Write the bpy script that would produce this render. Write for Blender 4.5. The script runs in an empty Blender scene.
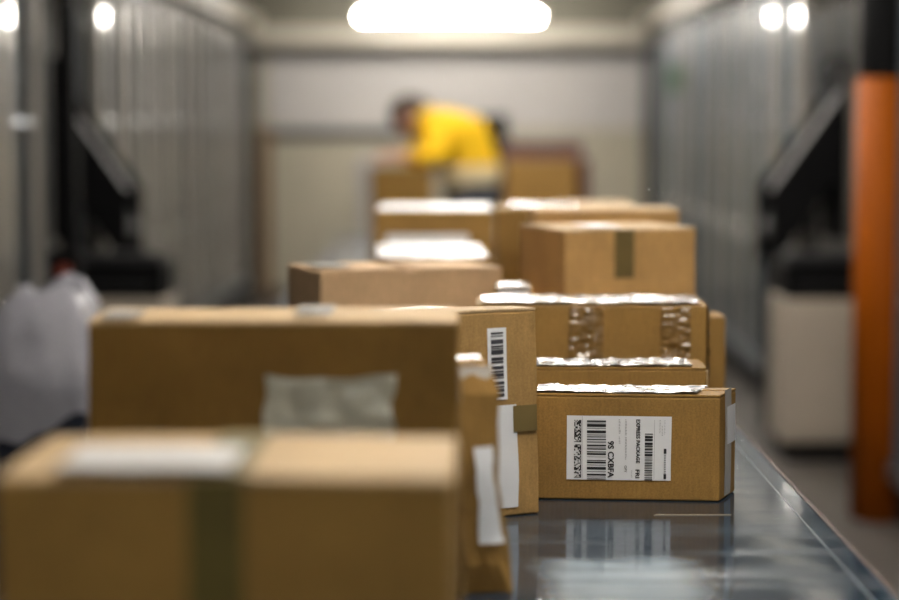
import bpy, bmesh, math, random
from mathutils import Vector, Matrix, noise
R = math.radians
SC = bpy.context.scene
COL = SC.collection

# ------------------------------------------------------------------ camera, world, exposure
CAM_Z = 1.36
cam_d = bpy.data.cameras.new('camera'); cam = bpy.data.objects.new('camera', cam_d); COL.objects.link(cam)
cam.location = (0, 0, CAM_Z); cam.rotation_euler = (R(90 - 4.86), 0, 0)
cam_d.lens = 85; cam_d.sensor_width = 36; cam_d.clip_start = 0.05
cam_d.dof.use_dof = True; cam_d.dof.focus_distance = 3.12; cam_d.dof.aperture_fstop = 1.7
SC.camera = cam
SC.view_settings.view_transform = 'Standard'; SC.view_settings.look = 'None'
SC.view_settings.gamma = 1; SC.view_settings.use_curve_mapping = False
SC.view_settings.exposure = 0.0
SC.cycles.use_denoising = True
SC.cycles.max_bounces = 8; SC.cycles.sample_clamp_indirect = 40
W = bpy.data.worlds.new('world'); SC.world = W; W.use_nodes = True
W.node_tree.nodes['Background'].inputs[0].default_value = (0.9, 0.95, 1, 1)
W.node_tree.nodes['Background'].inputs[1].default_value = 0.02
TUBE_POWER = 125.0          # emission strength of the fluorescent tubes
BELT = 0.80                # height of the conveyor surface

# ------------------------------------------------------------------ materials
MATS = {}
def nodes_of(m):
    m.use_nodes = True
    return m.node_tree, m.node_tree.nodes['Principled BSDF']
def plain(name, col, rough=0.6, metal=0.0, spec=0.5, coat=0.0, var=0.08, scale=6.0, bump=0.0, bscale=60.0, stretch=None):
    """principled material with a little procedural mottling and optional relief"""
    if name in MATS: return MATS[name]
    m = bpy.data.materials.new(name); nt, p = nodes_of(m); N, L = nt.nodes, nt.links
    tc = N.new('ShaderNodeTexCoord'); src = tc.outputs['Object']
    if stretch:
        mp = N.new('ShaderNodeMapping'); mp.inputs['Scale'].default_value = stretch
        L.new(src, mp.inputs[0]); src = mp.outputs[0]
    n = N.new('ShaderNodeTexNoise'); n.inputs['Scale'].default_value = scale; n.inputs['Detail'].default_value = 4
    L.new(src, n.inputs['Vector'])
    r = N.new('ShaderNodeMapRange'); r.inputs[1].default_value = 0.3; r.inputs[2].default_value = 0.7
    r.inputs[3].default_value = 1 - var; r.inputs[4].default_value = 1 + var
    L.new(n.outputs[0], r.inputs[0])
    mx = N.new('ShaderNodeVectorMath'); mx.operation = 'SCALE'; mx.inputs[0].default_value = col
    L.new(r.outputs[0], mx.inputs['Scale']); L.new(mx.outputs[0], p.inputs['Base Color'])
    p.inputs['Roughness'].default_value = rough; p.inputs['Metallic'].default_value = metal
    p.inputs['Specular IOR Level'].default_value = spec; p.inputs['Coat Weight'].default_value = coat
    p.inputs['Coat Roughness'].default_value = 0.06
    if bump:
        b = N.new('ShaderNodeBump'); b.inputs['Strength'].default_value = bump; b.inputs['Distance'].default_value = 0.002
        n2 = N.new('ShaderNodeTexNoise'); n2.inputs['Scale'].default_value = bscale; n2.inputs['Detail'].default_value = 3
        L.new(src, n2.inputs['Vector']); L.new(n2.outputs[0], b.inputs['Height']); L.new(b.outputs[0], p.inputs['Normal'])
    MATS[name] = m
    return m

def kraft(name, col, creases=False):
    """corrugated kraft board: blotches, fine fibres, flecks and shallow vertical flutes"""
    if name in MATS: return MATS[name]
    m = bpy.data.materials.new(name); nt, p = nodes_of(m); N, L = nt.nodes, nt.links
    tc = N.new('ShaderNodeTexCoord')
    n1 = N.new('ShaderNodeTexNoise'); n1.inputs['Scale'].default_value = 9; n1.inputs['Detail'].default_value = 5
    L.new(tc.outputs['Object'], n1.inputs['Vector'])
    n2 = N.new('ShaderNodeTexNoise'); n2.inputs['Scale'].default_value = 380; n2.inputs['Detail'].default_value = 3
    L.new(tc.outputs['Object'], n2.inputs['Vector'])
    mp = N.new('ShaderNodeMapping'); mp.inputs['Scale'].default_value = (240, 240, 40); L.new(tc.outputs['Object'], mp.inputs[0])
    n3 = N.new('ShaderNodeTexNoise'); n3.inputs['Scale'].default_value = 1; n3.inputs['Detail'].default_value = 4
    L.new(mp.outputs[0], n3.inputs['Vector'])
    def rng(s, a, b):
        r = N.new('ShaderNodeMapRange'); r.inputs[1].default_value = 0.3; r.inputs[2].default_value = 0.7
        r.inputs[3].default_value = a; r.inputs[4].default_value = b; L.new(s, r.inputs[0]); return r.outputs[0]
    a = rng(n1.outputs[0], 0.86, 1.1); b = rng(n2.outputs[0], 0.86, 1.14); c = rng(n3.outputs[0], 0.92, 1.08)
    m1 = N.new('ShaderNodeMath'); m1.operation = 'MULTIPLY'; L.new(a, m1.inputs[0]); L.new(b, m1.inputs[1])
    m2 = N.new('ShaderNodeMath'); m2.operation = 'MULTIPLY'; L.new(m1.outputs[0], m2.inputs[0]); L.new(c, m2.inputs[1])
    mx = N.new('ShaderNodeVectorMath'); mx.operation = 'SCALE'; mx.inputs[0].default_value = col
    L.new(m2.outputs[0], mx.inputs['Scale']); L.new(mx.outputs[0], p.inputs['Base Color'])
    p.inputs['Roughness'].default_value = 0.72; p.inputs['Specular IOR Level'].default_value = 0.3
    wv = N.new('ShaderNodeTexWave'); wv.wave_type = 'BANDS'; wv.bands_direction = 'Z' if creases else 'X'
    wv.inputs['Scale'].default_value = 6 if creases else 45; wv.inputs['Distortion'].default_value = 1.5 if creases else 0.6
    L.new(tc.outputs['Object'], wv.inputs['Vector'])
    ad = N.new('ShaderNodeMath'); ad.operation = 'ADD'; L.new(wv.outputs[1], ad.inputs[0]); L.new(n3.outputs[0], ad.inputs[1])
    bp = N.new('ShaderNodeBump'); bp.inputs['Strength'].default_value = 0.16; bp.inputs['Distance'].default_value = 0.002 if creases else 0.0008
    L.new(ad.outputs[0], bp.inputs['Height']); L.new(bp.outputs[0], p.inputs['Normal'])
    MATS[name] = m
    return m

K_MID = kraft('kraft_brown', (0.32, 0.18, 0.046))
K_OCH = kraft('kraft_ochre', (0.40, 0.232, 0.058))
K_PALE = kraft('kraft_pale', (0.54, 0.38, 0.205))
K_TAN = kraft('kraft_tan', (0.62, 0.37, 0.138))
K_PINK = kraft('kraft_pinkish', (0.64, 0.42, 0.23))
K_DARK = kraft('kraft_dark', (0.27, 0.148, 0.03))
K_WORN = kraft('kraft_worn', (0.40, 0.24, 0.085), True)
K_EDGE = kraft('kraft_edge', (0.55, 0.38, 0.2))
TAPE = plain('clear_packing_tape', (0.22, 0.215, 0.205), 0.1, spec=0.28, coat=0.0, var=0.12, scale=30, bump=0.5, bscale=90)
TAPE_B = plain('brown_clear_tape', (0.21, 0.12, 0.035), 0.16, spec=0.7, coat=0.7, var=0.2, scale=30, bump=0.4, bscale=80)
TAPE_O = plain('olive_tape', (0.16, 0.125, 0.03), 0.5, spec=0.3, coat=0.0, var=0.1, scale=20, bump=0.15, bscale=60)
TAPE_K = plain('tan_olive_tape', (0.20, 0.145, 0.055), 0.3, coat=0.2, var=0.1, scale=20)
TAPE_W = plain('glare_toned_tape', (0.60, 0.57, 0.52), 0.22, spec=0.5, coat=0.2, var=0.1, scale=30, bump=0.4, bscale=80)  # whitish base colour stands in for glare on clear tape
POUCH = plain('document_pouch_film', (0.60, 0.61, 0.52), 0.2, spec=0.6, coat=0.7, var=0.12, scale=18, bump=0.5, bscale=40)
WHITE_FILM = plain('white_poly_film', (0.80, 0.79, 0.78), 0.38, spec=0.5, coat=0.1, var=0.05, bump=0.3, bscale=30)
PAPER = plain('label_paper', (0.84, 0.85, 0.87), 0.5, var=0.03)
INK = plain('black_ink', (0.012, 0.012, 0.014), 0.5, var=0.0)
INK_G = plain('grey_ink', (0.3, 0.3, 0.32), 0.5, var=0.0)
STEEL = plain('galvanised_steel', (0.46, 0.46, 0.46), 0.3, metal=1.0, var=0.18, scale=14)
STEEL_B = plain('blue_grey_steel', (0.30, 0.335, 0.37), 0.34, metal=0.9, var=0.15, scale=9)
STEEL_D = plain('dark_steel', (0.05, 0.05, 0.052), 0.4, metal=0.6, var=0.15)
RUBBER = plain('black_rubber', (0.018, 0.018, 0.02), 0.6, var=0.1)
BLACK = plain('black_plastic', (0.004, 0.004, 0.0045), 0.6, spec=0.08, var=0.1)
CREAM = plain('cream_paint', (0.50, 0.46, 0.38), 0.5, var=0.05, scale=3)
BEIGE = plain('beige_cabinet_paint', (0.44, 0.38, 0.31), 0.5, var=0.05, scale=3)
ORANGE = plain('orange_plastic', (0.33, 0.076, 0.001), 0.6, spec=0.12, var=0.06)
RED = plain('red_plastic', (0.26, 0.045, 0.025), 0.35, var=0.03)
MAROON = plain('maroon_paint', (0.10, 0.022, 0.02), 0.45, var=0.08)
NAVY = plain('navy_plastic', (0.02, 0.027, 0.045), 0.4, var=0.08)
GREYCAB = plain('light_grey_paint', (0.47, 0.46, 0.47), 0.45, var=0.04, scale=3)
YELLOW = plain('yellow_jacket_cloth', (0.92, 0.55, 0.003), 0.75, var=0.08, bump=0.3, bscale=25)
BANDM = plain('reflective_band', (0.85, 0.70, 0.42), 0.4, var=0.06)
SKIN = plain('skin', (0.55, 0.27, 0.18), 0.5, var=0.05)
HAIR = plain('dark_hair', (0.05, 0.028, 0.018), 0.6, var=0.15, scale=60)
TROUSER = plain('dark_trousers', (0.03, 0.032, 0.04), 0.8, var=0.1)
SHOE = plain('black_shoe', (0.015, 0.014, 0.014), 0.5, var=0.05)
FLOOR_M = plain('concrete_floor', (0.075, 0.064, 0.055), 0.45, var=0.2, scale=2.5, bump=0.1, bscale=40)
WALL_M = plain('grey_side_wall', (0.085, 0.078, 0.068), 0.7, var=0.1, scale=1.5)
CEIL_M = plain('ceiling_panel', (0.55, 0.53, 0.47), 0.8, var=0.08, scale=2)
BACK_LOW = plain('beige_green_panel', (0.42, 0.385, 0.295), 0.6, var=0.05, scale=1.2)
BACK_UP = plain('white_grey_slat', (0.52, 0.50, 0.48), 0.5, var=0.05, scale=1.2)
LINTEL_M = plain('olive_paint', (0.14, 0.13, 0.095), 0.6, var=0.1, scale=3)
WOOD = plain('brown_wood', (0.16, 0.085, 0.03), 0.6, var=0.2, scale=4, stretch=(6, 6, 0.6))
GREEN = plain('green_sign_plastic', (0.10, 0.17, 0.115), 0.5, var=0.03)

def glow(name, col, strength):
    m = bpy.data.materials.new(name); nt, p = nodes_of(m)
    p.inputs['Emission Color'].default_value = (*col, 1); p.inputs['Emission Strength'].default_value = strength
    p.inputs['Base Color'].default_value = (0.9, 0.9, 0.9, 1)
    n = nt.nodes.new('ShaderNodeTexNoise'); n.inputs['Scale'].default_value = 2
    mr = nt.nodes.new('ShaderNodeMapRange'); mr.inputs[3].default_value = strength * 0.98; mr.inputs[4].default_value = strength * 1.02
    nt.links.new(n.outputs[0], mr.inputs[0]); nt.links.new(mr.outputs[0], p.inputs['Emission Strength'])
    return m
TUBE_M = glow('fluorescent_tube_glow', (1.0, 0.95, 0.88), TUBE_POWER)

def belt_material():
    """blue-grey steel slide bed: lacquered gloss, crosswise scuffs, one pale patch"""
    m = bpy.data.materials.new('blue_grey_slide_bed'); nt, p = nodes_of(m); N, L = nt.nodes, nt.links
    tc = N.new('ShaderNodeTexCoord')
    def noi(sc, scale, det=4):
        mp = N.new('ShaderNodeMapping'); mp.inputs['Scale'].default_value = sc; L.new(tc.outputs['Object'], mp.inputs[0])
        n = N.new('ShaderNodeTexNoise'); n.inputs['Scale'].default_value = scale; n.inputs['Detail'].default_value = det
        L.new(mp.outputs[0], n.inputs['Vector']); return n.outputs[0]
    def rng(s, a, b, c, d):
        r = N.new('ShaderNodeMapRange'); r.inputs[1].default_value = a; r.inputs[2].default_value = b
        r.inputs[3].default_value = c; r.inputs[4].default_value = d; L.new(s, r.inputs[0]); return r.outputs[0]
    scuff = rng(noi((1, 9, 1), 3.0), 0.45, 0.72, 0, 1)
    fine = rng(noi((4, 60, 1), 4.0), 0.4, 0.75, 0, 1)
    mix = N.new('ShaderNodeMix'); mix.data_type = 'RGBA'
    mix.inputs['A'].default_value = (0.014, 0.030, 0.050, 1); mix.inputs['B'].default_value = (0.034, 0.062, 0.09, 1)
    L.new(scuff, mix.inputs['Factor'])
    mix2 = N.new('ShaderNodeMix'); mix2.data_type = 'RGBA'; mix2.inputs['B'].default_value = (0.07, 0.1, 0.13, 1)
    f2 = N.new('ShaderNodeMath'); f2.operation = 'MULTIPLY'; f2.inputs[1].default_value = 0.22; L.new(fine, f2.inputs[0])
    L.new(f2.outputs[0], mix2.inputs['Factor']); L.new(mix.outputs['Result'], mix2.inputs['A'])
    # one broad pale patch with wobbly edges
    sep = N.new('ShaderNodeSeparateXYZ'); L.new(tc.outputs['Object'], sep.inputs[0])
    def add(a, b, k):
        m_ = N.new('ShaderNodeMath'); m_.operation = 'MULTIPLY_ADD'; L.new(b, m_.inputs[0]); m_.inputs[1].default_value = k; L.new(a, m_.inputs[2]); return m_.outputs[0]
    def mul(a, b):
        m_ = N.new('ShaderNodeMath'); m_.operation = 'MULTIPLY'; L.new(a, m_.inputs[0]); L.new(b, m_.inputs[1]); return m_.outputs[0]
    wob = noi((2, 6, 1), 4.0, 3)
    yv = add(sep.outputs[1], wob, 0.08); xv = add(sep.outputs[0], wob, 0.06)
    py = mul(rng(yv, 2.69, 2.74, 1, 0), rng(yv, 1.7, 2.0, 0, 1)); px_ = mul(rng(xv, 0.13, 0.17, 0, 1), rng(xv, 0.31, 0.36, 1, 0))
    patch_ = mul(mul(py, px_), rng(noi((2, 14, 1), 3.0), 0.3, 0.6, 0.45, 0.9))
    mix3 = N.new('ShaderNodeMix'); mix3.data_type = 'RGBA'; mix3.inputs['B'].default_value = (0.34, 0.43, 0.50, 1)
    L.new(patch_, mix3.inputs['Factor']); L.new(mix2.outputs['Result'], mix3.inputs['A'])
    L.new(mix3.outputs['Result'], p.inputs['Base Color'])
    L.new(rng(scuff, 0, 1, 0.085, 0.2), p.inputs['Roughness'])
    p.inputs['Specular IOR Level'].default_value = 0.36
    bp = N.new('ShaderNodeBump'); bp.inputs['Strength'].default_value = 0.03; bp.inputs['Distance'].default_value = 0.001
    L.new(noi((3, 10, 1), 5.0, 2), bp.inputs['Height']); L.new(bp.outputs[0], p.inputs['Normal'])
    return m
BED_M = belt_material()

def film_material():
    m = bpy.data.materials.new('milky_plastic_film'); nt, p = nodes_of(m); N, L = nt.nodes, nt.links
    p.inputs['Base Color'].default_value = (0.38, 0.38, 0.43, 1); p.inputs['Roughness'].default_value = 0.5
    p.inputs['Coat Weight'].default_value = 0.0
    n = N.new('ShaderNodeTexNoise'); n.inputs['Scale'].default_value = 25
    r = N.new('ShaderNodeMapRange'); r.inputs[3].default_value = 0.75; r.inputs[4].default_value = 0.95
    L.new(n.outputs[0], r.inputs[0]); L.new(r.outputs[0], p.inputs['Alpha'])
    return m
FILM = film_material()

# ------------------------------------------------------------------ helpers
def obj(name, bm, mat, parent=None, smooth=False, bevel=0.0, loc=None):
    me = bpy.data.meshes.new(name)
    if isinstance(bm, bmesh.types.BMesh):
        bm.normal_update(); bm.to_mesh(me); bm.free()
    else:
        me = bm; me.name = name
    o = bpy.data.objects.new(name, me); COL.objects.link(o)
    if not me.materials: me.materials.append(mat)
    if parent: o.parent = parent
    if loc: o.location = loc
    if smooth:
        for f in me.polygons: f.use_smooth = True
    if bevel:
        b = o.modifiers.new('bevel', 'BEVEL'); b.width = bevel; b.segments = 2; b.limit_method = 'ANGLE'; b.angle_limit = R(40)
    return o
def tag(o, label, cat, group=None):
    o['label'] = label; o['category'] = cat
    if group: o['group'] = group
    return o
def thing(name, label, cat, loc=(0, 0, 0), rz=0.0, group=None):
    o = bpy.data.objects.new(name, None); COL.objects.link(o); o.empty_display_size = 0.05
    o.location = loc; o.rotation_euler = (0, 0, rz)
    return tag(o, label, cat, group)
def struct(o):
    o['kind'] = 'structure'; return o
def bx(bm, lo, hi):
    c = [(a + b) / 2 for a, b in zip(lo, hi)]; s = [b - a for a, b in zip(lo, hi)]
    bmesh.ops.create_cube(bm, size=1, matrix=Matrix.Translation(c) @ Matrix.Diagonal((*s, 1)))
    return bm
def box(lo, hi): return bx(bmesh.new(), lo, hi)
def tube(bm, pts, r, n=8):
    """round bar along a polyline"""
    pts = [Vector(p) for p in pts]; rings = []
    for i, p in enumerate(pts):
        d = (pts[min(i + 1, len(pts) - 1)] - pts[max(i - 1, 0)]).normalized()
        a = d.orthogonal().normalized() if i == 0 else (rings_a - d * rings_a.dot(d)).normalized()
        rings_a = a; b = d.cross(a)
        rings.append([bm.verts.new(p + (a * math.cos(2 * math.pi * k / n) + b * math.sin(2 * math.pi * k / n)) * r) for k in range(n)])
    for q, w in zip(rings, rings[1:]):
        for k in range(n): bm.faces.new((q[k], q[(k + 1) % n], w[(k + 1) % n], w[k]))
    bm.faces.new(rings[0][::-1]); bm.faces.new(rings[-1])
    return bm
def copy_tree(o, parent=None):
    c = o.copy(); COL.objects.link(c); c.parent = parent
    for ch in list(o.children): copy_tree(ch, c)
    return c
def text_mesh(s, size, bold=0.0):
    cu = bpy.data.curves.new('t', 'FONT'); cu.body = s; cu.size = size; cu.offset = bold; cu.resolution_u = 3; cu.space_character = 1.02
    o = bpy.data.objects.new('t', cu); COL.objects.link(o)
    me = bpy.data.meshes.new_from_object(o)
    bpy.data.objects.remove(o)
    vs = [v.co.copy() for v in me.vertices]; fs = [tuple(p.vertices) for p in me.polygons]
    bpy.data.meshes.remove(me)
    return vs, fs

# ------------------------------------------------------------------ the hall
HX = 2.45; BACK_Y = 17.0; REAR_Y = -5.0; CEIL_Z = 2.9
struct(obj('floor', box((-HX, REAR_Y, -0.1), (HX, BACK_Y, 0)), FLOOR_M))
struct(obj('ceiling', box((-HX, REAR_Y, CEIL_Z), (HX, BACK_Y, CEIL_Z + 0.1)), CEIL_M))
struct(obj('wall_left', box((-HX - 0.1, REAR_Y, 0), (-HX, BACK_Y, CEIL_Z)), WALL_M))
struct(obj('wall_right', box((HX, REAR_Y, 0), (HX + 0.1, BACK_Y, CEIL_Z)), WALL_M))
struct(obj('wall_rear', box((-HX, REAR_Y - 0.1, 0), (HX, REAR_Y, CEIL_Z)), WALL_M))
wb = struct(obj('wall_back', box((-HX, BACK_Y, 0), (HX, BACK_Y + 0.1, CEIL_Z)), BACK_LOW))
# pale horizontal slats over the lower panels
for i in range(7):
    z0 = 1.29 + i * 0.095
    obj('slat', box((-1.45, BACK_Y - 0.03, z0), (1.6, BACK_Y - 0.001, z0 + 0.088)), BACK_UP, wb, bevel=0.006)
for i in range(3):
    obj('panel', box((-1.45 + i * 1.02, BACK_Y - 0.02, 0.02), (-1.45 + i * 1.02 + 1.0, BACK_Y - 0.001, 1.2)), BACK_LOW, wb, bevel=0.006)
t = obj('trim_1', box((-1.45, BACK_Y - 0.05, 1.205), (0.15, BACK_Y - 0.031, 1.275)), STEEL_D); struct(t)
struct(obj('trim_2', box((-1.52, 16.3, 1.94), (1.52, 16.42, 2.06)), CREAM))          # crosswise lintel
struct(obj('trim_3', box((-1.9, 16.3, 2.065), (1.9, 16.45, 2.6)), LINTEL_M))
# beams that run along the tops of both rows
struct(obj('trim_4', box((-1.56, 5.6, 2.03), (-1.44, 16.29, 2.15)), CREAM, bevel=0.01))
struct(obj('trim_5', box((1.44, 5.6, 2.03), (1.56, 16.29, 2.15)), CREAM, bevel=0.01))

for k_, s_ in ((6, -1), (7, 1)):                       # dark door jambs at the far end
    struct(obj(f'trim_{k_}', box((s_ * 1.53 - 0.05, 16.15, 0), (s_ * 1.53 + 0.05, 16.29, 1.93)), STEEL_D))
# ------------------------------------------------------------------ fluorescent lights
def batten(loc, half, label, drop):
    t = thing('ceiling_light', label, 'ceiling light', loc, 0, 'fluorescent battens over the conveyor')
    obj('housing', box((-half - 0.04, -0.05, 0.025), (half + 0.04, 0.05, 0.075)), CREAM, t, bevel=0.006)
    bm = bmesh.new(); tube(bm, [(-half, 0, 0), (half, 0, 0)], 0.024, 12); obj('tube', bm, TUBE_M, t, smooth=True)
    for s in (-1, 1):
        obj('end_cap', box((s * (half + 0.02) - 0.018, -0.03, -0.03), (s * (half + 0.02) + 0.018, 0.03, 0.024)), CREAM, t)
        bm = bmesh.new(); tube(bm, [(s * half * 0.7, 0, 0.076), (s * half * 0.7, 0, drop)], 0.004, 6); obj('hanger', bm, STEEL, t)
batten((0, 15.4, 2.10), 0.64, 'glowing fluorescent tube light at the far end of the hall', CEIL_Z - 2.10)
LAMPS = [(-1.9, 'first'), (2.2, 'second'), (4.9, 'third'), (7.5, 'fourth'), (9.7, 'fifth'), (12.9, 'sixth')]
for y, w in LAMPS:
    batten((0.45, y, 2.52), 0.64, f'fluorescent tube light hung above the conveyor, {w} from the near end', CEIL_Z - 2.52)

# ------------------------------------------------------------------ conveyor slide
BX = 0.523; BY0, BY1 = -0.6, 10.3
cv = thing('conveyor_table', 'long blue-grey steel conveyor bed carrying the rows of cartons', 'conveyor', (0, 0, 0))
yy = BY0; n = 0
while yy < BY1 - 0.1:
    y2 = min(yy + 2.72, BY1)
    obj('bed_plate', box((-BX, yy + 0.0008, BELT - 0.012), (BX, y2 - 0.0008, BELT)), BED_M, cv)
    yy = y2
for s in (-1, 1):
    obj('edge_trim', box((s * BX + (0.0005 if s > 0 else -0.0075), BY0, BELT - 0.05), (s * BX + (0.0075 if s > 0 else -0.0005), BY1, BELT + 0.0008)),
        plain('rusty_edge', (0.06, 0.032, 0.026), 0.6, spec=0.2, var=0.3, scale=25), cv)
    obj('side_rail', box((s * (BX - 0.03) - 0.02, BY0 + 0.01, BELT - 0.14), (s * (BX - 0.03) + 0.02, BY1 - 0.01, BELT - 0.0125)), STEEL_B, cv)
    obj('score_line', box((s * 0.495 - 0.0007, BY0 + 0.02, BELT), (s * 0.495 + 0.0007, BY1 - 0.02, BELT + 0.0004)), plain('pale_score', (0.13, 0.14, 0.15), 0.4), cv)
    for y in (0.2, 2.7, 5.2, 7.7, 10.1):
        obj('leg', box((s * 0.44 - 0.03, y - 0.03, 0.0), (s * 0.44 + 0.03, y + 0.03, BELT - 0.141)), STEEL_B, cv, bevel=0.004)

# ------------------------------------------------------------------ cartons
class Carton:
    def __init__(s, name, label, W, D, H, loc, rz=0.0, mat=K_MID, seed=1, bulge=0.004, rough=0.0015, seam='x', flaps=True,
                 warp=None, cat='cardboard box', group='cartons on the conveyor', z=BELT + 0.0007, gap=0.0012, fm=None):
        s.W, s.D, s.H, s.b, s.r, s.sd, s.warp = W, D, H, bulge, rough, seed * 7.31, warp
        s.root = thing(name, label, cat, (loc[0], loc[1], z), R(rz), group)
        T = 0.004 if flaps else 0.0
        bm = box((-W / 2, -D / 2, 0), (W / 2, D / 2, H - T))
        bmesh.ops.subdivide_edges(bm, edges=bm.edges[:], cuts=7, use_grid_fill=True)
        for v in bm.verts: v.co = s.defo(v.co)
        s.body = obj('body', bm, mat, s.root, bevel=0.0025)
        if flaps:
            rnd = random.Random(seed)
            for k in (-1, 1):
                g = gap
                lo, hi = ([-W / 2, -D / 2, H - T + 0.0003], [W / 2, -g, H]) if seam == 'x' else ([-W / 2, -D / 2, H - T + 0.0003], [-g, D / 2, H])
                if k > 0:
                    if seam == 'x': lo[1], hi[1] = g, D / 2
                    else: lo[0], hi[0] = g, W / 2
                bm = box(lo, hi)
                bmesh.ops.subdivide_edges(bm, edges=[e for e in bm.edges if e.calc_length() > 0.01], cuts=6, use_grid_fill=True)
                amp = rnd.uniform(0.001, 0.004)
                for v in bm.verts:
                    q = (abs(v.co.y) / (D / 2)) if seam == 'x' else (abs(v.co.x) / (W / 2))
                    v.co = s.defo(v.co); v.co.z += amp * (1 - q) * (0.6 + 0.4 * noise.noise(Vector((v.co.x * 9, v.co.y * 9, s.sd))))
                obj('flap', bm, fm or mat, s.root, bevel=0.001)  # paler flap board: overhead light on the tops put into the colour
    def defo(s, p):
        p = Vector(p); W, D, H = s.W, s.D, s.H
        qx, qy, qz = 2 * p.x / W, 2 * p.y / D, 2 * p.z / H - 1
        f = lambda a: max(0.0, 1 - a * a)
        o = Vector((s.b * qx * f(qy) * f(qz), s.b * qy * f(qx) * f(qz), 0))
        nv = noise.noise_vector(Vector((p.x * 11 + s.sd, p.y * 11, p.z * 11))) * s.r
        nv.z *= min(1.0, max(0.0, p.z / H * 2))
        nv.z *= 0.6
        p2 = p + o + nv
        if s.warp: p2 = s.warp(p2, qx, qy, qz)
        if p.z <= 1e-6: p2.z = 0.0
        return p2
    def frame(s, face):
        W, D, H = s.W, s.D, s.H
        return {'front': (Vector((0, -D / 2, 0)), Vector((1, 0, 0)), Vector((0, 0, 1)), Vector((0, -1, 0))),
                'right': (Vector((W / 2, 0, 0)), Vector((0, 1, 0)), Vector((0, 0, 1)), Vector((1, 0, 0))),
                'left': (Vector((-W / 2, 0, 0)), Vector((0, -1, 0)), Vector((0, 0, 1)), Vector((-1, 0, 0))),
                'top': (Vector((0, 0, H)), Vector((1, 0, 0)), Vector((0, 1, 0)), Vector((0, 0, 1)))}[face]
    def put(s, face, a, c, off):
        o, u, v, n = s.frame(face)
        return s.defo(o + u * a + v * c) + n * off
    def patch(s, name, face, a0, a1, c0, c1, mat, off=0.001, crinkle=0.0, res=0.012, parent=None, rag=0.0, smooth=True, sharp=0.0):
        """a thin sheet that follows a face of the carton (label, tape, pouch)"""
        na, nc = max(2, min(90, int((a1 - a0) / res))), max(2, min(70, int((c1 - c0) / res)))
        bm = bmesh.new(); G = []
        for i in range(na + 1):
            row = []
            for j in range(nc + 1):
                a, c = a0 + (a1 - a0) * i / na, c0 + (c1 - c0) * j / nc
                e = rag * noise.noise(Vector((a * 40, c * 40, s.sd + 3)))
                k = off + crinkle * (0.5 + 0.5 * noise.noise(Vector((a * 55, c * 55, s.sd))) + 0.35 * noise.noise(Vector((a * 140, c * 140, s.sd))) + sharp * noise.noise(Vector((a * 70, c * 230, s.sd))))
                if face == 'top': k += 0.0025
                row.append(bm.verts.new(s.put(face, a + (e if i in (0, na) else 0), c + (e if j in (0, nc) else 0), k)))
            G.append(row)
        for i in range(na):
            for j in range(nc):
                bm.faces.new((G[i][j], G[i + 1][j], G[i + 1][j + 1], G[i][j + 1]))
        o = obj(name, bm, mat, parent or s.root, smooth=smooth)
        m = o.modifiers.new('thick', 'SOLIDIFY'); m.thickness = 0.0003; m.offset = 1; m.use_rim = False
        return o
    def printed(s, name, face, quads, mat, off, parent, extra=None):
        """flat print: list of rectangles (a0,a1,c0,c1) plus ready meshes (verts in a,c ; faces)"""
        bm = bmesh.new()
        for a0, a1, c0, c1 in quads:
            vs = [bm.verts.new(s.put(face, a, c, off)) for a, c in ((a0, c0), (a1, c0), (a1, c1), (a0, c1))]
            bm.faces.new(vs)
        for vs, fs in (extra or []):
            bv = [bm.verts.new(s.put(face, a, c, off)) for a, c in vs]
            for f in fs:
                try: bm.faces.new([bv[i] for i in f])
                except ValueError: pass
        o = obj(name, bm, mat, parent); o['kind'] = 'stuff'; return o

# --- nearest carton on the left
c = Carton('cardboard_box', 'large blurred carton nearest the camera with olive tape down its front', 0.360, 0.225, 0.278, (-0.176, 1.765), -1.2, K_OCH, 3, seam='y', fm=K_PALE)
c.patch('tape', 'front', -0.027, 0.017, 0.10, 0.2775, TAPE_O, 0.0012)
c.patch('tape', 'top', -0.027, 0.017, -0.112, 0.112, TAPE_O, 0.001, 0.0005)
c.patch('document_pouch', 'top', -0.134, 0.006, -0.109, 0.0, WHITE_FILM, 0.0035, 0.003)
# --- big dark carton behind it
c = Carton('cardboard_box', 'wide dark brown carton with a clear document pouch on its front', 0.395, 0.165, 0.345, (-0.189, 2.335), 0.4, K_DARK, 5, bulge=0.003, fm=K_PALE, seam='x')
c.patch('document_pouch', 'front', -0.010, 0.130, 0.10, 0.286, POUCH, 0.0012, 0.004, rag=0.006, res=0.006)
c.patch('tape', 'top', -0.185, -0.145, -0.081, 0.0, TAPE_W, 0.0008, 0.002)
c.patch('tape', 'top', 0.02, 0.06, -0.05, 0.06, TAPE_W, 0.0008, 0.002)
c.patch('tape', 'right', -0.081, -0.02, 0.255, 0.285, TAPE_W, 0.0008, 0.0012)
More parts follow.
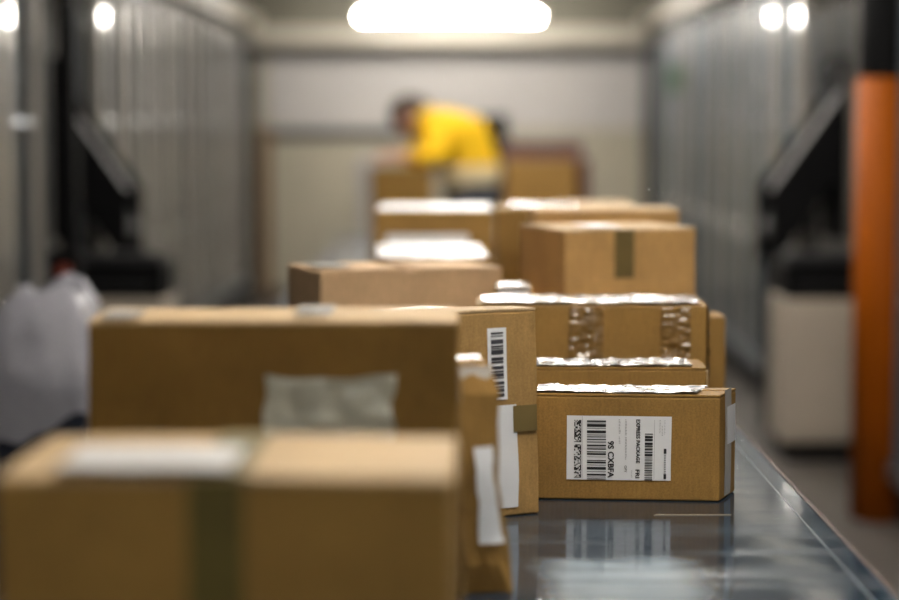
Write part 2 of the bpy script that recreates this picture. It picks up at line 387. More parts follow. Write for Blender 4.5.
# --- crumpled parcel squeezed in on the right of it
def warp_c(p, qx, qy, qz):
    p = p.copy(); k = (qz + 1) / 2
    p.x += 0.008 - 0.026 * k + 0.004 * math.sin(k * 9) * (1 if qx > 0 else 0.2)
    low = max(0.0, 0.35 - k) / 0.35
    v = noise.noise_vector(Vector((p.x * 38, p.y * 38, p.z * 38)))
    p += Vector((v.x, v.y, 0)) * 0.013 * low + Vector((v.x, v.y, v.z * 0.6)) * 0.004
    if k > 0.9: p.y *= 0.8
    return p
c = Carton('paper_parcel', 'crumpled brown paper parcel with pale label, standing beside the blurred cartons', 0.054, 0.085, 0.272, (0.024, 2.512), 24, K_MID, 9, bulge=0.008, rough=0.004, flaps=False, warp=warp_c, cat='parcel')
c.patch('address_label', 'front', -0.008, 0.018, 0.062, 0.178, PAPER, 0.002, 0.001)
c.patch('tape', 'front', -0.012, 0.026, 0.252, 0.27, TAPE_W, 0.002, 0.003)
c.patch('tape', 'top', -0.018, 0.02, -0.035, 0.0, TAPE_W, 0.002, 0.006)
# --- upright battered carton with the long barcode label
def warp_b(p, qx, qy, qz):
    p = p.copy(); k = (qz + 1) / 2
    p.x -= 0.006 * k * (1 if qx > 0.2 else 0.4)
    if k > 0.9: p.z -= 0.007 * (qy + 1) / 2
    return p
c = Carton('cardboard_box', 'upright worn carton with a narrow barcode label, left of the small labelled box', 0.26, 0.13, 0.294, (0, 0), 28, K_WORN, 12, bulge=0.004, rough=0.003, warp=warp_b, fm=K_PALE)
ang = R(28); ux, uy = Vector((math.cos(ang), math.sin(ang))), Vector((-math.sin(ang), math.cos(ang)))
corner = Vector((0.128, 2.992)); ctr = corner - ux * 0.13 + uy * 0.065
c.root.location = (ctr.x, ctr.y, BELT + 0.0007)
lb = c.patch('barcode_label', 'front', 0.049, 0.080, 0.168, 0.268, PAPER, 0.0012)
rnd = random.Random(4); qs = []; z = 0.262
while z > 0.176:
    h = rnd.choice((0.0014, 0.0024, 0.0045, 0.006)); qs.append((0.0545, 0.0745, z - h, z)); z -= h + rnd.choice((0.0012, 0.0022, 0.004))
c.printed('barcode', 'front', qs, plain('worn_ink', (0.05, 0.05, 0.06), 0.5, var=0.0), 0.0022, lb)
c.patch('shipping_label', 'front', 0.054, 0.094, 0.012, 0.160, PAPER, 0.0012, 0.0006)
c.patch('tape', 'front', 0.088, 0.128, 0.120, 0.158, TAPE_K, 0.0025, 0.0005)
c.patch('tape', 'top', -0.10, 0.0, -0.05, 0.02, TAPE_W, 0.001, 0.003)
# --- the sharp little carton with the express label
def warp_m(p, qx, qy, qz):
    p = p.copy()
    if qx > 0: p.x += 0.027 * (qy + 1) / 2 * qx
    return p
mr = R(-5); MW, MD, MH = 0.271, 0.090, 0.157
mc = Vector((0.396, 3.083)) - Vector((math.cos(mr), math.sin(mr))) * MW / 2 + Vector((-math.sin(mr), math.cos(mr))) * MD / 2
c = Carton('cardboard_box', 'small sharp carton with a large white express package label on its front', MW, MD, MH, (mc.x, mc.y), -5, K_MID, 21, bulge=0.0012, rough=0.0008, warp=warp_m)
c.patch('tape', 'top', -0.134, 0.101, -0.041, 0.040, TAPE, -0.0010, 0.0034, res=0.0035, sharp=0.45)
c.patch('tape', 'right', -0.022, 0.012, 0.004, 0.162, TAPE_W, 0.0008, 0.0006)
c.patch('side_label', 'right', -0.012, 0.034, 0.080, 0.136, PAPER, 0.0016)
LA0, LA1, LC0, LC1 = -0.0885, 0.0652, 0.0300, 0.1250
lb = c.patch('shipping_label', 'front', LA0, LA1, LC0, LC1, PAPER, 0.0010)
fu = lambda x: LA0 + (x - 50) / 703 * (LA1 - LA0)
fv = lambda y: LC1 - (y - 97) / 430 * (LC1 - LC0)
def rect(x0, x1, y0, y1): return (fu(x0), fu(x1), fv(y1), fv(y0))
rnd = random.Random(8); black, grey = [], []
for y0, y1 in ((126, 274), (290, 514)):                      # stacked code
    y = y0
    while y < y1 - 7:
        for k in range(6):
            if rnd.random() < 0.52: black.append(rect(100 + k * 8, 108 + k * 8, y, y + 7))
        y += 7.2
    black.append(rect(100, 148, y1 - 4, y1)); black.append(rect(144, 148, y0, y1))
grey.append(rect(154, 156, 100, 522))
for y0, y1 in ((128, 139), (152, 171), (195, 213), (235, 241), (252, 259), (290, 300), (315, 323), (335, 342), (347, 359), (393, 399), (404, 416), (440, 458), (486, 498), (518, 523)):
    black.append(rect(187, 315, y0, y1))
for y0, y1 in ((144, 147), (178, 184), (222, 228), (268, 278), (305, 309), (370, 374), (424, 430), (468, 474), (505, 510)): grey.append(rect(187, 315, y0, y1))
y = 212
while y < 524:
    h = rnd.choice((4, 6, 9, 16)) ; black.append(rect(575, 628, y, min(y + h, 526))); y += h + rnd.choice((4, 6, 9))
for x, y0, y1, w in ((400, 120, 220, 14), (400, 236, 278, 14), (443, 120, 230, 12), (443, 240, 345, 12), (443, 352, 385, 12), (672, 122, 205, 8), (688, 160, 222, 8), (705, 122, 215, 6), (485, 462, 510, 8)):
    y = y0
    while y < y1: grey.append(rect(x, x + w * rnd.uniform(0.5, 1), y, y + 4)); y += 10
grey.append(rect(638, 640, 120, 520))
black += [rect(704, 722, 312, 346), rect(704, 722, 482, 516)]
y = 352
while y < 482: grey.append(rect(706, 720, y, y + 7)); y += 12
def vtext(sx, x0, x1, y0, y1, bold):
    """lettering that reads from top to bottom, fitted into a rectangle of the label"""
    vs, fs = text_mesh(sx, 1.0, bold)
    mnx, mxx = min(v.x for v in vs), max(v.x for v in vs); mny, mxy = min(v.y for v in vs), max(v.y for v in vs)
    return [(fu(x0 + (v.y - mny) / (mxy - mny) * (x1 - x0)), fv(y0 + (v.x - mnx) / (mxx - mnx) * (y1 - y0))) for v in vs], fs
c.printed('barcode', 'front', black, INK, 0.0018, lb)
c.printed('small_print', 'front', grey, INK_G, 0.0018, lb)
c.printed('lettering', 'front', [], INK, 0.0019, lb, [vtext('9S CXBFA', 326, 368, 264, 512, 0.03), vtext('EXPRESS PACKAGE', 516, 543, 118, 412, 0.03),
          vtext('FRI', 513, 541, 454, 512, 0.03), vtext('OFY', 438, 455, 428, 474, 0.012)])
# --- cartons behind it on the right
c = Carton('cardboard_box', 'low flat carton with shiny tape on top, directly behind the express label box', 0.293, 0.115, 0.172, (0.2565, 3.362), -0.5, K_MID, 23, bulge=0.002)
c.patch('tape', 'top', -0.13, 0.125, -0.053, 0.05, TAPE, -0.0010, 0.0035, res=0.004, sharp=0.4)
Carton('cardboard_box', 'small low carton just peeking out behind the low flat one', 0.14, 0.07, 0.150, (0.352, 3.475), 0, K_PALE, 24, bulge=0.002)
c = Carton('cardboard_box', 'long carton wound with crinkled shiny tape, behind the low flat carton', 0.392, 0.195, 0.243, (0.243, 3.69), -1.5, K_MID, 27, bulge=0.004)
c.patch('tape', 'front', -0.037, 0.020, 0.06, 0.242, TAPE_B, 0.0012, 0.006, res=0.0035, sharp=0.7)
c.patch('tape', 'front', 0.118, 0.168, 0.06, 0.242, TAPE_B, 0.0012, 0.007, res=0.0035, sharp=0.7)
c.patch('tape', 'right', -0.09, 0.02, 0.11, 0.242, TAPE_B, 0.0008, 0.005, res=0.006)
c.patch('tape', 'top', -0.186, 0.186, -0.08, 0.08, TAPE, 0.0008, 0.004, res=0.008)
Carton('cardboard_box', 'plain carton at the belt edge, right of the tape-wound carton', 0.15, 0.12, 0.20, (0.428, 3.91), 0, K_MID, 29)
c = Carton('cardboard_box', 'narrow carton with glaring white tape behind the tape-wound carton', 0.065, 0.12, 0.250, (0.118, 3.93), 0, K_MID, 30)
c.patch('tape', 'top', -0.03, 0.03, -0.058, 0.058, TAPE, 0.0008, 0.003)
c.patch('label', 'front', -0.028, 0.028, 0.225, 0.249, WHITE_FILM, 0.001, 0.001)
def corner_box(label, cx, cy, rz, W, D, H, mat, seed, **kw):
    a = R(rz); u = Vector((math.cos(a), math.sin(a))); v = Vector((-math.sin(a), math.cos(a)))
    p = Vector((cx, cy)) + u * W / 2 + v * D / 2
    return Carton('cardboard_box', label, W, D, H, (p.x, p.y), rz, mat, seed, **kw)
c = corner_box('brown carton turned at an angle on the left, with a notch between its top flaps', -0.241, 3.95, 20, 0.365, 0.225, 0.276, K_PINK, 33, seam='y', gap=0.012)
c.patch('tape', 'top', -0.17, -0.10, -0.07, 0.06, TAPE_W, 0.001, 0.002)
c = corner_box('tall tan carton turned at an angle on the right with short olive tape', 0.223, 4.10, 20, 0.282, 0.235, 0.346, K_TAN, 35, bulge=0.003, fm=K_PALE)
c.patch('tape', 'front', -0.036, 0.006, 0.250, 0.344, TAPE_K, 0.001)
c.patch('label', 'top', -0.075, -0.015, -0.11, 0.0, WHITE_FILM, 0.001, 0.002)
Carton('cardboard_box', 'pale-topped carton close behind the tall tan carton', 0.31, 0.20, 0.366, (0.335, 4.66), 2, K_TAN, 36, fm=K_PALE)
c = Carton('cardboard_box', 'carton with a glaring white plastic top behind the angled left carton', 0.25, 0.50, 0.250, (-0.045, 4.92), 2, K_MID, 37)
c.patch('plastic_cover', 'top', -0.123, 0.123, -0.245, 0.24, WHITE_FILM, 0.002, 0.005)
c = Carton('cardboard_box', 'carton with white sheet on top, farther down the belt behind the white-topped one', 0.31, 0.42, 0.32, (-0.04, 5.72), 0, K_MID, 39)
c.patch('plastic_cover', 'top', -0.15, 0.15, -0.208, 0.16, WHITE_FILM, 0.002, 0.004)
c.patch('label', 'front', -0.125, 0.09, 0.215, 0.262, PAPER, 0.001)
c = Carton('cardboard_box', 'tall brown carton partly hidden behind the tall tan carton', 0.26, 0.24, 0.352, (0.245, 5.10), -2, K_MID, 41, fm=K_PALE)
c.patch('tape', 'top', -0.10, 0.06, -0.10, 0.08, TAPE, 0.001, 0.003)
Carton('cardboard_box', 'farther carton at the right side of the belt with pale top', 0.19, 0.40, 0.33, (0.40, 5.80), 0, K_PALE, 43)
Carton('cardboard_box', 'dark brown carton at the far belt end under the stooping worker', 0.29, 0.28, 0.335, (-0.225, 10.07), 0, K_DARK, 45)
# scrap of tape lying on the bed
bm = bmesh.new()
vs = [(-0.055, 0, 0), (0.055, 0.002, 0), (0.055, 0.0045, 0), (-0.05, 0.005, 0)]
lo = [bm.verts.new(v) for v in vs]; hi = [bm.verts.new((v[0], v[1], 0.0009)) for v in vs]
bm.faces.new(lo[::-1]); bm.faces.new(hi)
for k in range(4): bm.faces.new((lo[k], lo[(k + 1) % 4], hi[(k + 1) % 4], hi[k]))
tag(obj('tape_scrap', bm, plain('tan_scrap', (0.45, 0.36, 0.25), 0.4), loc=(0.345, 2.975, BELT + 0.0002)), 'thin pale scrap of tape on the bed before the express label box', 'tape scrap')

# ------------------------------------------------------------------ roll cages in rows along both sides
POST_A = plain('polished_post_steel', (0.28, 0.26, 0.235), 0.3, coat=1.0, var=0.1, scale=5)
POST_B = plain('blue_grey_post_paint', (0.085, 0.105, 0.12), 0.3, coat=1.0, var=0.1, scale=5)
POST_C = plain('pale_grey_post_paint', (0.32, 0.30, 0.27), 0.28, coat=1.0, var=0.08, scale=5)
CHROME = plain('chrome', (0.75, 0.75, 0.76), 0.16, metal=1.0, var=0.02)
def make_cage():
    t = thing('roll_cage', '', 'roll cage')
    L, Wd, Ht = 0.31, 0.36, 2.0
    obj('base', bx(bx(bx(bmesh.new(), (-Wd, -L, 0.15), (Wd, L, 0.18)), (-Wd, -L, 0.18), (-Wd + 0.03, L, 0.21)), (Wd - 0.03, -L, 0.18), (Wd, L, 0.21)), STEEL_B, t)
    for sx in (-1, 1):
        for sy in (-1, 1):
            x, y = sx * (Wd - 0.05), sy * (L - 0.05)
            cs = obj('caster', box((x - 0.02, y - 0.03, 0.10), (x + 0.02, y + 0.03, 0.1495)), STEEL_D, t)
            bm = bmesh.new(); tube(bm, [(x - 0.015, y, 0.05), (x + 0.015, y, 0.05)], 0.05, 14); obj('wheel', bm, RUBBER, cs, smooth=False)
            x = sx * (Wd - 0.045)
            # rounded rectangular post
            bm = box((x - 0.022, y + 0.015 - 0.05, 0.1805), (x + 0.022, y + 0.015 + 0.05, Ht))
            obj('post', bm, (POST_A, POST_B, POST_C, POST_A)[(sx + 1) + (sy + 1) // 2], t, bevel=0.012)
        for k in range(2):
            y = -L + 0.2 + k * 0.2
            bm = bmesh.new(); tube(bm, [(sx * (Wd - 0.045), y, 0.18), (sx * (Wd - 0.045), y, Ht - 0.05)], 0.010, 6); obj('bar', bm, STEEL_B, t)
        for zl in (0.82, 1.97):  # chrome balls added to the posts to catch lamp glints
            bm = bmesh.new(); bmesh.ops.create_uvsphere(bm, u_segments=12, v_segments=8, radius=0.024, matrix=Matrix.Translation((sx * (Wd - 0.045) - 0.052, -L + 0.03, zl)))
            tube(bm, [(sx * (Wd - 0.045) - 0.02, -L + 0.06, zl), (sx * (Wd - 0.045) - 0.05, -L + 0.032, zl)], 0.008, 6); obj('glint_ball', bm, CHROME, t, smooth=True)
        for z in (0.75, 1.35, Ht - 0.03):
            bm = bmesh.new(); tube(bm, [(sx * (Wd - 0.045), -L + 0.07, z), (sx * (Wd - 0.045), L - 0.03, z)], 0.01, 6); obj('rail', bm, STEEL_B, t)
    return t
cage = make_cage(); first = True; jig = random.Random(14)
ORD = ['first', 'second', 'third', 'fourth', 'fifth', 'sixth', 'seventh', 'eighth', 'ninth', 'tenth', 'eleventh', 'twelfth', 'thirteenth', 'fourteenth']
ys_all = [6.15 + 0.70 * k for k in range(14)]
for side, sx in (('left', -1), ('right', 1)):
    n = 0
    for y in ys_all:
        if 8.0 < y < 9.2: continue
        o = cage if first else copy_tree(cage); first = False
        o.location = (sx * (1.85 + jig.uniform(-0.02, 0.02)), y, 0); o.rotation_euler = (0, 0, R(jig.uniform(-0.9, 0.9)))
        o['label'] = f'tall galvanised roll cage in the {side} row, {ORD[n]} from the camera'; o['group'] = f'roll cages in the {side} row'
        n += 1

# ------------------------------------------------------------------ side stations: cabinet, black printer, black chute
def station(sx, x0, x1, side):
    cb = thing('cabinet', f'beige floor cabinet under the black chute on the {side} side', 'cabinet', (sx * (x0 + x1) / 2, 8.6, 0))
    w = (x1 - x0) / 2
    obj('plinth', box((-w + 0.01, -0.18, 0), (w - 0.01, 0.2, 0.07)), BLACK, cb)
    obj('body', box((-w, -0.2, 0.0705), (w, 0.2, 0.645)), BEIGE, cb, bevel=0.006)
    d = obj('door', box((-w + 0.02, -0.214, 0.10), (w - 0.02, -0.2005, 0.62)), BEIGE, cb, bevel=0.003)
    obj('handle', box((w - 0.07, -0.225, 0.40), (w - 0.055, -0.2145, 0.50)), STEEL, d)
    pr = thing('label_printer', f'black box-shaped printer standing on the {side} beige cabinet', 'printer', (sx * (x0 + x1) / 2, 8.6, 0.6455))
    obj('body', box((-w + 0.01, -0.17, 0), (w - 0.01, 0.15, 0.15)), BLACK, pr, bevel=0.012)
    obj('lid', box((-w + 0.03, -0.12, 0.1505), (w - 0.03, 0.13, 0.175)), RUBBER, pr, bevel=0.008)
    obj('paper_slot', box((-w + 0.06, -0.174, 0.05), (w - 0.06, -0.1705, 0.06)), STEEL_D, pr)
    ch = thing('parcel_chute', f'black sloping parcel chute with a grey rail on the {side} side', 'chute', (sx * 1.5, 9.07, 0))
    # sloping tray: high at the wall, low towards the aisle
    def slope(bm, dz0, dz1, ya, yb, xa=0.12, xb=-0.16, za=1.36, zb=0.96):
        P = []
        for x, z in ((xa, za), (xb, zb)):
            for y in (ya, yb):
                for dz in (dz0, dz1): P.append(bm.verts.new((sx * x, y, z + dz)))
        a = P
        for f in ((0, 1, 3, 2), (4, 6, 7, 5), (0, 4, 5, 1), (2, 3, 7, 6), (0, 2, 6, 4), (1, 5, 7, 3)): bm.faces.new([a[i] for i in f])
        bmesh.ops.recalc_face_normals(bm, faces=bm.faces[:]); return bm
    obj('tray', slope(bmesh.new(), -0.10, -0.06, -0.2, 0.2), BLACK, ch)
    for y in (-0.215, 0.2005):
        obj('side_board', slope(bmesh.new(), -0.24, 0.10, y, y + 0.0145), BLACK, ch)
    obj('rail', slope(bmesh.new(), 0.101, 0.125, -0.225, -0.20), GREYCAB, ch)
    obj('back_board', box((0.121 if sx > 0 else -0.16, -0.21, 0.86), (0.16 if sx > 0 else -0.121, 0.21, 1.62)), BLACK, ch)
    for x in (0.09, -0.10):
        obj('leg', box((sx * x - 0.02, 0.22, 0), (sx * x + 0.02, 0.26, 1.10)), STEEL_D, ch)
station(-1, 1.13, 1.53, 'left')
station(1, 1.33, 1.76, 'right')

# orange column on the right, black column on the left
oc = thing('column', 'black column with an orange protective sleeve at the right edge', 'column', (1.474, 7.2, 0))
bm = bmesh.new(); tube(bm, [(0, 0, 0), (0, 0, CEIL_Z - 0.001)], 0.096, 24); obj('shaft', bm, BLACK, oc, smooth=True)
bm = bmesh.new(); tube(bm, [(0, 0, 0.0), (0, 0, 1.50)], 0.100, 28); obj('sleeve', bm, ORANGE, oc, smooth=True)
bc = thing('column', 'slim black column beside the left parcel chute', 'column', (-1.46, 8.15, 0))
obj('shaft', box((-0.035, -0.04, 0.012), (0.035, 0.04, CEIL_Z - 0.001)), BLACK, bc, bevel=0.006)
obj('foot_plate', box((-0.07, -0.07, 0), (0.07, 0.07, 0.0115)), STEEL_D, bc)

# ------------------------------------------------------------------ left foreground: lined bin, control post
bn = thing('waste_bin', 'dark navy bin lined with a plastic sack, left of the conveyor', 'bin', (-0.96, 5.1, 0))
bm = bmesh.new()
rings = []
for z, s in ((0, 0.82), (0.70, 1.0), (0.72, 1.06), (0.74, 1.06), (0.74, 0.97), (0.70, 0.94), (0.04, 0.78)):
    rings.append([bm.verts.new((sx * 0.11 * s, sy * 0.17 * s, z)) for sx, sy in ((-1, -1), (1, -1), (1, 1), (-1, 1))])
for a, b in zip(rings, rings[1:]):
    for k in range(4): bm.faces.new((a[k], a[(k + 1) % 4], b[(k + 1) % 4], b[k]))
bm.faces.new(rings[0][::-1]); bm.faces.new(rings[-1])
obj('body', bm, NAVY, bn, bevel=0.008)
obj('handle', box((-0.06, -0.185, 0.54), (0.06, -0.168, 0.57)), BLACK, bn, bevel=0.004)
bm = bmesh.new(); n = 40; rings = []
prof = [(0.63, 1.12), (0.67, 1.13), (0.71, 1.14), (0.76, 1.16), (0.80, 1.08), (0.86, 0.98), (0.92, 0.86), (0.96, 0.62), (0.93, 0.40), (0.84, 0.34)]
for i, (z, s) in enumerate(prof):
    ring = []
    for k in range(n):
        a = 2 * math.pi * k / n
        ca, sa = math.cos(a), math.sin(a)
        q = 1 / max(abs(ca), abs(sa)) ** 0.75
        x, y = 0.112 * s * ca * q, 0.172 * s * sa * q
        v = noise.noise_vector(Vector((x * 14, y * 14, z * 10)))
        lowz = z + (0.05 * noise.noise(Vector((ca * 2, sa * 2, 4))) + 0.05 * ca if i == 0 else 0.025 * ca if i == 1 else 0)
        w = 0.05 if i > 3 else 0.005
        rr = 1 + abs(v.x) * 0.05
        ring.append(bm.verts.new((x * rr + v.x * w * 0.5, y * rr + v.y * w * 0.5, lowz + v.z * w)))
    rings.append(ring)
for a, b in zip(rings, rings[1:]):
    for k in range(n): bm.faces.new((a[k], a[(k + 1) % n], b[(k + 1) % n], b[k]))
bm.faces.new(rings[-1])
tag(obj('plastic_sack', bm, FILM, smooth=True, loc=(-0.96, 5.1, 0)), 'crumpled milky plastic sack bulging over the navy bin', 'plastic sack')
cp = thing('control_post', 'black control post with a red push button left of the conveyor', 'control post', (-1.27, 7.0, 0))
obj('foot', box((-0.1, -0.1, 0), (0.1, 0.1, 0.015)), STEEL_D, cp)
obj('pole', box((-0.02, -0.02, 0.0155), (0.02, 0.02, 0.80)), STEEL_D, cp)
pb = obj('switch_box', box((-0.05, -0.035, 0.8005), (0.05, 0.035, 0.93)), BLACK, cp, bevel=0.005)
bm = bmesh.new(); tube(bm, [(0.005, -0.0355, 0.865), (0.005, -0.05, 0.865), (0.005, -0.055, 0.865)], 0.018, 14); tube(bm, [(0.005, -0.0551, 0.865), (0.005, -0.075, 0.865)], 0.022, 16)
obj('push_button', bm, RED, pb)

# ------------------------------------------------------------------ far end: trolley, terminal, locker, post, sign
tr = thing('trolley', 'dark red steel trolley at the far end of the conveyor', 'trolley', (0.50, 11.35, 0))
obj('platform', box((-0.22, -0.3, 0.70), (0.19, 0.3, 0.73)), MAROON, tr)
obj('side_panel', box((0.1905, -0.3, 0.16), (0.23, 0.3, 1.16)), MAROON, tr, bevel=0.006)
obj('back_panel', box((-0.22, 0.3005, 0.16), (0.23, 0.33, 1.24)), MAROON, tr, bevel=0.006)
obj('lower_deck', box((-0.22, -0.3, 0.16), (0.19, 0.3, 0.19)), MAROON, tr)
obj('post', box((-0.22, -0.3, 0.1905), (-0.19, -0.27, 0.6995)), MAROON, tr)
for x in (-0.17, 0.17):
    for y in (-0.24, 0.24):
        cs = obj('caster', box((x - 0.015, y - 0.025, 0.10), (x + 0.015, y + 0.025, 0.1595)), STEEL_D, tr)
        bm = bmesh.new(); tube(bm, [(x - 0.014, y, 0.055), (x + 0.014, y, 0.055)], 0.055, 14); obj('wheel', bm, RUBBER, cs)
Carton('cardboard_box', 'brown carton on the dark red trolley right of the worker', 0.37, 0.42, 0.42, (0.478, 11.3), 0, K_MID, 51, group='cartons on the trolley', z=0.731)
tm = thing('terminal_screen', 'black terminal screen on a stand behind the worker', 'screen', (0.27, 13.0, 0))
obj('foot', box((-0.15, -0.15, 0), (0.15, 0.15, 0.02)), STEEL_D, tm)
obj('pole', box((-0.02, -0.02, 0.0205), (0.02, 0.02, 1.11)), STEEL_D, tm)
obj('screen_case', box((-0.085, -0.03, 1.1105), (0.085, 0.03, 1.39)), BLACK, tm, bevel=0.006)
obj('screen_glass', box((-0.07, -0.034, 1.135), (0.07, -0.0305, 1.37)), plain('dark_glass', (0.01, 0.011, 0.013), 0.1), tm)
lk = thing('locker', 'narrow light grey locker at the far end behind the worker', 'locker', (-0.50, 13.5, 0))
obj('body', box((-0.07, -0.2, 0.03), (0.07, 0.2, 1.12)), GREYCAB, lk, bevel=0.006)
obj('door', box((-0.06, -0.214, 0.06), (0.06, -0.2005, 1.09)), GREYCAB, lk, bevel=0.003)
obj('plinth', box((-0.065, -0.19, 0), (0.065, 0.19, 0.0295)), BLACK, lk)
wp = thing('wooden_post', 'brown wooden post at the far left end of the hall', 'post', (-1.39, 16.05, 0))
obj('shaft', box((-0.045, -0.04, 0.02), (0.045, 0.04, 1.30)), WOOD, wp, bevel=0.005)
obj('shoe', box((-0.06, -0.05, 0), (0.06, 0.05, 0.0195)), STEEL_D, wp)
es = thing('green_sign', 'small green sign hung on the right row of cages', 'sign', (1.36, 12.9, 1.52))
obj('plate', box((-0.06, -0.012, 0), (0.06, 0.0, 0.18)), GREEN, es, bevel=0.003)
for s in (-1, 1):
    bm = bmesh.new(); tube(bm, [(s * 0.04, -0.004, 0.1805), (s * 0.04 + 0.05, -0.004, 0.51)], 0.003, 6); obj('hook', bm, STEEL, es)

# ------------------------------------------------------------------ the stooping worker
def skin_mesh(name, verts, edges, radii, mat, parent, root=0, sub=2):
    me = bpy.data.meshes.new(name); me.from_pydata(verts, edges, []); me.update()
    o = bpy.data.objects.new(name, me); COL.objects.link(o); o.parent = parent
    sk = o.modifiers.new('skin', 'SKIN')
    if not me.skin_vertices: me.attributes.new('skin', 'FLOAT', 'POINT')
    sv = me.skin_vertices[0].data
    for i, r in enumerate(radii):
        sv[i].radius = r if isinstance(r, tuple) else (r, r); sv[i].use_root = (i == root)
    sk.use_smooth_shade = True
    s = o.modifiers.new('sub', 'SUBSURF'); s.levels = sub; s.render_levels = sub
    me.materials.append(mat)
    dg = bpy.context.evaluated_depsgraph_get()
    m2 = bpy.data.meshes.new_from_object(o.evaluated_get(dg))
    o.modifiers.clear(); o.data = m2; m2.name = name
    if not m2.materials: m2.materials.append(mat)
    for f in m2.polygons: f.use_smooth = True
    return o
pw = thing('person', 'worker in a yellow jacket stooping over the far end of the conveyor', 'person', (-0.055, 10.55, 0), 0); pw.scale = (1.04, 1.04, 1.045)
# the worker stands behind the belt end, bent to the left; local x = photo right
HIP = (0.17, 0.10, 0.93)
V = [HIP, (0.15, 0.09, 1.07), (0.10, 0.07, 1.19), (0.01, 0.06, 1.265), (-0.07, 0.11, 1.30), (-0.10, 0.13, 1.31),   # spine to neck base
     (0.15, 0.00, 0.78), (0.11, -0.01, 0.46), (0.14, 0.0, 0.085), (0.04, -0.04, 0.045),                            # near leg
     (0.15, 0.20, 0.78), (0.13, 0.21, 0.46), (0.17, 0.24, 0.085), (0.07, 0.23, 0.045),                            # far leg
     (-0.03, -0.11, 1.245), (0.0, -0.19, 1.13), (-0.12, -0.40, 1.138),                                           # near arm, elbow, wrist
     (-0.02, 0.24, 1.235), (-0.09, 0.14, 1.10), (-0.15, -0.25, 1.138)]                                               # far arm
E = [(0, 1), (1, 2), (2, 3), (3, 4), (4, 5), (0, 6), (6, 7), (7, 8), (8, 9), (0, 10), (10, 11), (11, 12), (12, 13), (3, 14), (14, 15), (15, 16), (3, 17), (17, 18), (18, 19)]
RD = [0.135, 0.14, 0.15, 0.135, 0.06, 0.05, 0.085, 0.058, 0.04, 0.035, 0.085, 0.058, 0.04, 0.035, 0.058, 0.042, 0.028, 0.058, 0.042, 0.028]
skin_mesh('body', V, E, [r * (0.86 if i < 4 or 5 < i < 14 else 1.0) for i, r in enumerate(RD)], SKIN, pw)
def grow(idx, edges, add, mat, name, verts=V):
    m = {k: i for i, k in enumerate(idx)}
    return skin_mesh(name, [verts[k] for k in idx], [(m[a], m[b]) for a, b in edges], [RD[k] + (0.007 if k in (16, 19) else add) for k in idx], mat, pw)
jk = grow([0, 1, 2, 3, 4, 14, 15, 16, 17, 18, 19], [(0, 1), (1, 2), (2, 3), (3, 4), (3, 14), (14, 15), (15, 16), (3, 17), (17, 18), (18, 19)], 0.022, YELLOW, 'jacket')
def loft(bm, pts, rads, n=22):
    rings = [[bm.verts.new((p[0] + r[0] * math.cos(2 * math.pi * k / n), p[1] + r[1] * math.sin(2 * math.pi * k / n), p[2])) for k in range(n)] for p, r in zip(pts, rads)]
    for a, b in zip(rings, rings[1:]):
        for k in range(n): bm.faces.new((a[k], a[(k + 1) % n], b[(k + 1) % n], b[k]))
    bm.faces.new(rings[0][::-1]); bm.faces.new(rings[-1])
bm = bmesh.new()
loft(bm, [(0.155, 0.10, 0.74), (0.16, 0.10, 0.84), (0.168, 0.10, 0.94), (0.162, 0.097, 1.0)], [(0.10, 0.17), (0.135, 0.182), (0.145, 0.17), (0.13, 0.15)])
for y0, y1, dx in ((0.0, -0.005, 0.0), (0.20, 0.215, 0.025)):
    loft(bm, [(0.14 + dx, y1, 0.075), (0.125 + dx, y1, 0.28), (0.11 + dx, y1, 0.46), (0.14 + dx * 0.4, y0, 0.70), (0.155, y0 * 0.9 + 0.01, 0.84)],
         [(0.066, 0.066), (0.068, 0.068), (0.08, 0.078), (0.105, 0.092), (0.11, 0.085)])
bmesh.ops.recalc_face_normals(bm, faces=bm.faces[:])
obj('trousers', bm, TROUSER, pw, smooth=True)
# pale reflective band around the waist of the jacket
bm = bmesh.new(); bm.from_mesh(jk.data)
for co, no in (((0, 0, 0.985), (0, 0, -1)), ((0, 0, 1.085), (0, 0, 1))):
    bmesh.ops.bisect_plane(bm, geom=bm.verts[:] + bm.edges[:] + bm.faces[:], plane_co=co, plane_no=no, clear_outer=True)
bmesh.ops.delete(bm, geom=[v for v in bm.verts if v.co.y < -0.09 or v.co.x < -0.03], context='VERTS')
bm.normal_update()
for v, nrm in [(v, v.normal.copy()) for v in bm.verts]: v.co += Vector((nrm.x, nrm.y, 0)) * 0.004
o = obj('reflective_band', bm, BANDM, jk, smooth=True)
o.data.materials.clear(); o.data.materials.append(BANDM)
for fx in ((0.09, -0.03), (0.12, 0.235)):
    bm = bmesh.new(); bmesh.ops.create_uvsphere(bm, u_segments=16, v_segments=10, radius=1, matrix=Matrix.Translation((fx[0], fx[1], 0.045)) @ Matrix.Diagonal((0.14, 0.05, 0.045, 1)))
    obj('shoe', bm, SHOE, pw, smooth=True)
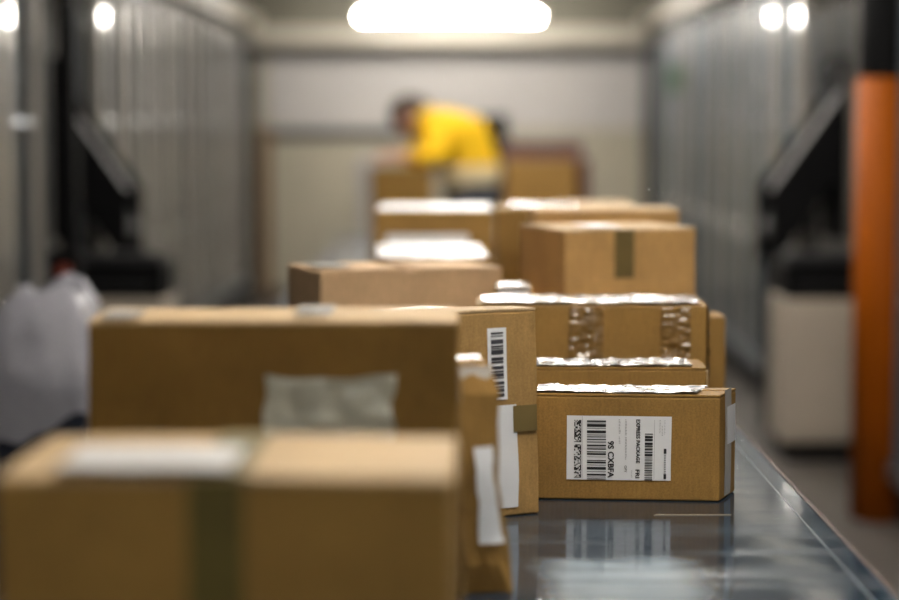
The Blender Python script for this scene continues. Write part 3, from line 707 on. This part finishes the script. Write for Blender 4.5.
# head, looking down to the left
HM = Matrix.Translation((-0.118, 0.17, 1.31)) @ Matrix.Rotation(R(-62), 4, 'Y') @ Matrix.Rotation(R(0), 4, 'Z')
bm = bmesh.new(); bmesh.ops.create_uvsphere(bm, u_segments=28, v_segments=20, radius=1)
for v in bm.verts:
    x, y, z = v.co
    k = 1 - 0.28 * max(0, -z) ** 1.5
    q = Vector((x * 0.095 * k, y * 0.075 * k, z * 0.118))
    if x < 0:                                                # face looks along -x
        q.x -= 0.024 * math.exp(-((z + 0.08) / 0.16) ** 2 - (y / 0.15) ** 2)      # nose
        q.x += 0.010 * (math.exp(-((z - 0.08) / 0.1) ** 2 - ((abs(y) - 0.38) / 0.16) ** 2))   # eye sockets
        q.x -= 0.007 * math.exp(-((z + 0.46) / 0.07) ** 2 - (y / 0.25) ** 2)      # lips
        q.x -= 0.010 * math.exp(-((z + 0.8) / 0.18) ** 2 - (y / 0.35) ** 2)       # chin
    v.co = q
bm.transform(HM); hd = obj('head', bm, SKIN, pw, smooth=True)
for s in (-1, 1):
    bm = bmesh.new(); bmesh.ops.create_uvsphere(bm, u_segments=12, v_segments=8, radius=1, matrix=HM @ Matrix.Translation((0.012, s * 0.076, -0.005)) @ Matrix.Diagonal((0.02, 0.009, 0.032, 1)))
    obj('ear', bm, SKIN, hd, smooth=True)
    bm = bmesh.new(); bmesh.ops.create_uvsphere(bm, u_segments=10, v_segments=8, radius=0.010, matrix=HM @ Matrix.Translation((-0.078, s * 0.029, 0.010)))
    obj('eye', bm, HAIR, hd, smooth=True)
bm = bmesh.new(); bmesh.ops.create_uvsphere(bm, u_segments=28, v_segments=20, radius=1)
bmesh.ops.delete(bm, geom=[v for v in bm.verts if v.co.z < (0.45 if v.co.x < -0.2 else -0.35)], context='VERTS')
for v in bm.verts:
    v.co = Vector((v.co.x * 0.104, v.co.y * 0.084, v.co.z * 0.127)) * (1 + 0.02 * noise.noise(v.co * 6))
bm.transform(HM); obj('hair', bm, HAIR, hd, smooth=True)
# hands with five fingers resting on the carton
for wr, d in (((-0.12, -0.40, 1.138), -1), ((-0.15, -0.25, 1.138), 1)):
    w = Vector(wr); hv = [w, w + Vector((-0.05, 0.0, 0.0))]; he = [(0, 1)]; hr = [0.026, (0.036, 0.018)]
    for k in range(4):
        y = (k - 1.5) * 0.021; ln = (0.062, 0.075, 0.07, 0.055)[k]
        b = len(hv)
        hv += [w + Vector((-0.085, y, 0.002)), w + Vector((-0.085 - ln * 0.5, y * 1.08, -0.004)), w + Vector((-0.085 - ln * 0.9, y * 1.1, -0.02))]
        he += [(1, b), (b, b + 1), (b + 1, b + 2)]; hr += [0.0095, 0.0085, 0.007]
    b = len(hv)
    hv += [w + Vector((-0.035, -d * 0.045, -0.006)), w + Vector((-0.075, -d * 0.068, -0.014))]; he += [(1, b), (b, b + 1)]; hr += [0.012, 0.009]
    skin_mesh('hand', hv, he, hr, SKIN, pw)
